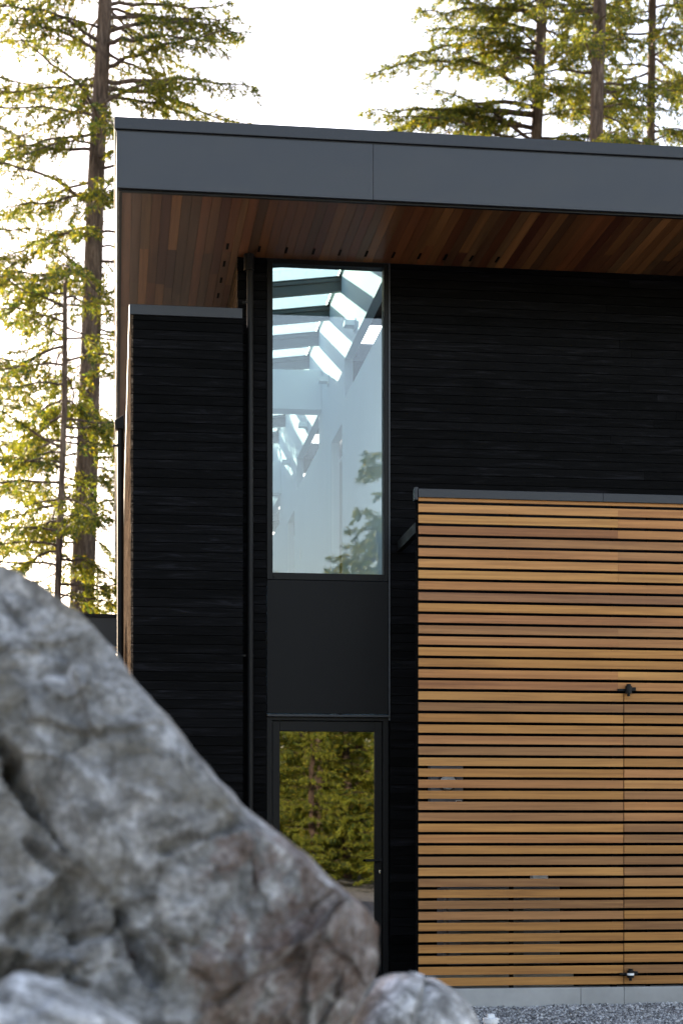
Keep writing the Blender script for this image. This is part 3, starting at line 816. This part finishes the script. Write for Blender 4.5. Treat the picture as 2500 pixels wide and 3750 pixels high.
def fir(seed, Yp, path, r_bot, r_top, limbs_n, zlo, zhi, Lf, label, extra=(), dens=1.0, name='fir_tree', ln=.105, wd=.030, ext=5.5, bias=None, group='tall conifers beyond the house'):
    T_ = Tree(seed); r = T_.r
    pp = trunk_pts(path, 0, Yp); bx, bz = pp[-1][0], pp[-1][2]
    pp = pp[:]                                   # path listed from top to bottom
    base = (pp[-1][0], Yp, 0)
    pts = [Vector((a-base[0], b-base[1], c)) for a, b, c in pp]+[Vector((0, 0, -.2))]
    top = pts[0]+(pts[0]-pts[1]).normalized()*ext
    pts = [top]+pts
    z_top, z_bot = pts[0].z, 0
    rad = [max(.02, r_bot+(r_top-r_bot)*min(1.6, p.z/pts[1].z)) for p in pts]; rad[0] = .03
    T_.w.tube(list(reversed(pts)), list(reversed(rad)), 14)
    def at(z):
        for a, b in zip(pts[:-1], pts[1:]):
            if b.z <= z <= a.z: return b.lerp(a, (z-b.z)/(a.z-b.z))
        return pts[0]
    for i in range(limbs_n):
        z = zlo+(zhi-zlo)*(i+r.random())/limbs_n
        az = r.uniform(0, 2*math.pi) if not bias or r.random() > bias[1] else r.gauss(bias[0], .5)
        L = Lf(z)*r.uniform(.6, 1.1)
        T_.limb(at(z), az, L, r.uniform(-.05, .25), r.uniform(.2, .65), .009*L+.008, dens, ln, wd)
    for (pxs, pys, ex, ey) in extra:            # limbs the photo shows clearly: from photo point to photo point
        z = Zat(pxs, pys, Yp); p = at(z); X2, Z2 = Xat(ex, Yp), Zat(ex, ey, Yp); dx, dz = X2-(base[0]+p.x), Z2-z
        az = 0 if dx > 0 else math.pi; az += r.gauss(0, .2); L = abs(dx)*1.12
        T_.limb(p, az, L, dz/L+.22, .42, .011*L+.014, dens*1.2, ln, wd, start=.2)
    return T_.finish(name, base, label, group)

fir(3, 34, [(385, 0), (372, 260), (352, 640), (340, 1000), (325, 1500), (308, 2000), (298, 2245)], .30, .135, 88, 7, 22.5,
    lambda z: 3.1 if z > 13 else 2.2, 'thick trunked conifer leaning slightly beside the roof corner at left',
    extra=[(378, 60, 820, 90), (374, 160, 860, 300), (365, 290, 905, 440), (372, 200, 40, 170), (360, 480, 60, 560), (350, 700, 30, 800), (340, 860, 0, 880), (332, 1000, 60, 1080), (336, 940, 400, 960), (365, 350, 700, 420), (370, 250, 800, 200), (378, 20, 800, 40), (376, 120, 840, 150), (362, 330, 880, 400), (325, 1750, 440, 1820), (312, 1950, 430, 2050), (320, 1560, 430, 1660)])
fir(8, 31, [(238, 1150), (236, 1500), (222, 1850), (210, 2200)], .085, .045, 44, 5.5, 11.5, lambda z: 1.8, 'slender conifer with thin bent trunk left of the thick trunked one', dens=1.05, ext=.8,
    extra=[(225, 1850, 40, 1890), (215, 2020, 20, 2130), (232, 1640, 10, 1530)])
fir(14, 40, [(-160, 0), (-165, 900), (-170, 2200)], .2, .12, 46, 6, 24, lambda z: 3.0, 'conifer mostly outside the left edge, its branches reaching into the picture', bias=(0, .5))
fir(21, 38, [(1985, 0), (1972, 300), (1962, 530), (1950, 900)], .17, .12, 64, 15.2, 23.5, lambda z: 2.5, 'leftmost conifer above the roof, its branches spreading far to the left', dens=1.35, bias=(0, .15),
    extra=[(1970, 200, 1450, 50), (1968, 330, 1390, 300), (1965, 470, 1400, 440), (1975, 120, 1500, 20), (1972, 260, 1560, 180), (1968, 420, 1190, 490), (1972, 40, 1700, 10), (1965, 520, 1560, 380), (1968, 390, 1420, 400), (1975, 60, 1500, 110), (1966, 540, 1450, 500)])
fir(27, 35, [(2196, 0), (2186, 300), (2182, 560), (2178, 900)], .165, .135, 40, 14, 21.5, lambda z: 2.0, 'middle conifer of the three above the roof at right, with straight dark trunk')
fir(33, 40, [(2388, 0), (2384, 300), (2382, 560), (2380, 900)], .12, .095, 66, 15.8, 24.5, lambda z: 2.4, 'rightmost conifer of the three above the roof, with thin trunk and drooping sprays', dens=1.2)
# small far trees low at left
def bush(seed, h, r_, nl, dens=.9, ln=.12, wd=.04, mul=(1, 1, 1)):
    T_ = Tree(seed, mul); T_.w.tube([(0, 0, -.2), (0.05, .02, h*.5), (0, 0, h)], [h*.018, h*.012, .01], 8)
    for i in range(nl):
        z = h*(.04+.95*(i+T_.r.random())/nl)
        T_.limb(Vector((0, 0, z)), T_.r.uniform(0, 6.28), r_*(1.05-z/h)**.7+.25, .25, .45, .02, dens, ln, wd, start=.1)
    return T_
b0 = bush(41, 8.0, 2.2, 70).finish('young_conifer', (Xat(150, 52), 52, 0), 'low distant conifer between the slender trunk and the boulder', 'low trees far behind')
def copy_tree(src, loc, rz, s, label, group):
    c = src.copy(); col.objects.link(c); c.location = loc; c.rotation_euler = (0, 0, rz); c.scale = (s, s, s); c['label'] = label; c['group'] = group
    for ch in list(src.children):
        d = ch.copy(); col.objects.link(d); d.parent = c
    return c
copy_tree(b0, (Xat(390, 56), 56, 0), 1.1, 1.12, 'low distant conifer between the thick trunk and the house', 'low trees far behind')
copy_tree(b0, (Xat(20, 58), 58, 0), 2.1, 1.2, 'low distant conifer at the far left edge above the boulder', 'low trees far behind')
copy_tree(b0, (Xat(265, 60), 60, 0), 2.9, 1.15, 'low distant conifer behind the thick trunk', 'low trees far behind')
# grove off to the left that shades the boulders
gl_ = 'dense conifer of the grove left of the house, outside the frame'
for i, (x, y, s) in enumerate([(-4.4, 14.5, .95), (-6.8, 17.5, 1.05), (-4.2, 11.2, .8), (-7.5, 14.5, 1.0), (-5.6, 16.3, 1.0), (-5.4, 12.6, .9), (-3.6, 9.0, .62), (-4.6, 7.6, .6)]):
    copy_tree(b0, (x, y, 0), i*1.3, s, gl_, 'shading grove left of the house')
# forest in front of the house (behind the photographer), seen reflected in the glass
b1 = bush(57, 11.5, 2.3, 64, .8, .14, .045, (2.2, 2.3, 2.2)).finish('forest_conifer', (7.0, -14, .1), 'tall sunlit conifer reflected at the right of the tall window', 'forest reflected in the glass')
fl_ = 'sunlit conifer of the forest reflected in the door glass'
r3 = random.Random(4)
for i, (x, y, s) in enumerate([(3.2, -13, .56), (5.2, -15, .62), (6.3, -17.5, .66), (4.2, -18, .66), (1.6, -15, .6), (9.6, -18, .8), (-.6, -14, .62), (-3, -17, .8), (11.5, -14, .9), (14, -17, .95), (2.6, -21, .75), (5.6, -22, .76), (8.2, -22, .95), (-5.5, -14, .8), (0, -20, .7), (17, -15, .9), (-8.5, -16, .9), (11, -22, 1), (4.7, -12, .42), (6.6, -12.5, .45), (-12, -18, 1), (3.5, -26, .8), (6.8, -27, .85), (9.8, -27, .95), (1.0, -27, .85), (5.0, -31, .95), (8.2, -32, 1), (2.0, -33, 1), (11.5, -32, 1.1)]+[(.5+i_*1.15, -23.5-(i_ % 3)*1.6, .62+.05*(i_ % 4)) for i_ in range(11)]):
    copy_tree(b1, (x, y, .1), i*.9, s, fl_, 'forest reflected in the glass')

# carport beam and hill at the left
cp = empty('carport', (-1.2, 20.5, 0)); tag(cp, 'low dark carport roof behind the boulder at left of the house', 'carport')
c = MB(); c.box(-5, Xat(432, 20), 20, 20.04, Zat(400, 2368, 20), Zat(400, 2262, 20)); T(c, cp, 'fascia', M['capm'])
c = MB(); c.box(-5.02, Xat(432, 20), 19.97, 24, Zat(400, 2261, 20), Zat(400, 2250, 20)); T(c, cp, 'roof', M['blackm'])
for x in (-4.6, -1.9):
    c = MB(); c.box(x, x+.09, 20.1, 20.19, 0, Zat(400, 2368, 20)); T(c, cp, 'post', M['blackm'])
hl = MB(); nx, ny = 60, 20
for j in range(ny):
    for i in range(nx):
        x = -180+i*5; y = 150+j*9
        z = 26*math.exp(-((x+5)/45)**2)*math.exp(-((y-230)/55)**2)*(1+.2*noise.fractal(Vector((x*.03, y*.03, 0)), 1, 2, 4))-1
        hl.v.append((x, y, z))
for j in range(ny-1):
    for i in range(nx-1): a = j*nx+i; hl.f.append((a, a+1, a+nx+1, a+nx)); hl.c.append((1, 1, 1, 0))
tag(hl.build('hills', M['hill'], smooth=True), kind='structure')
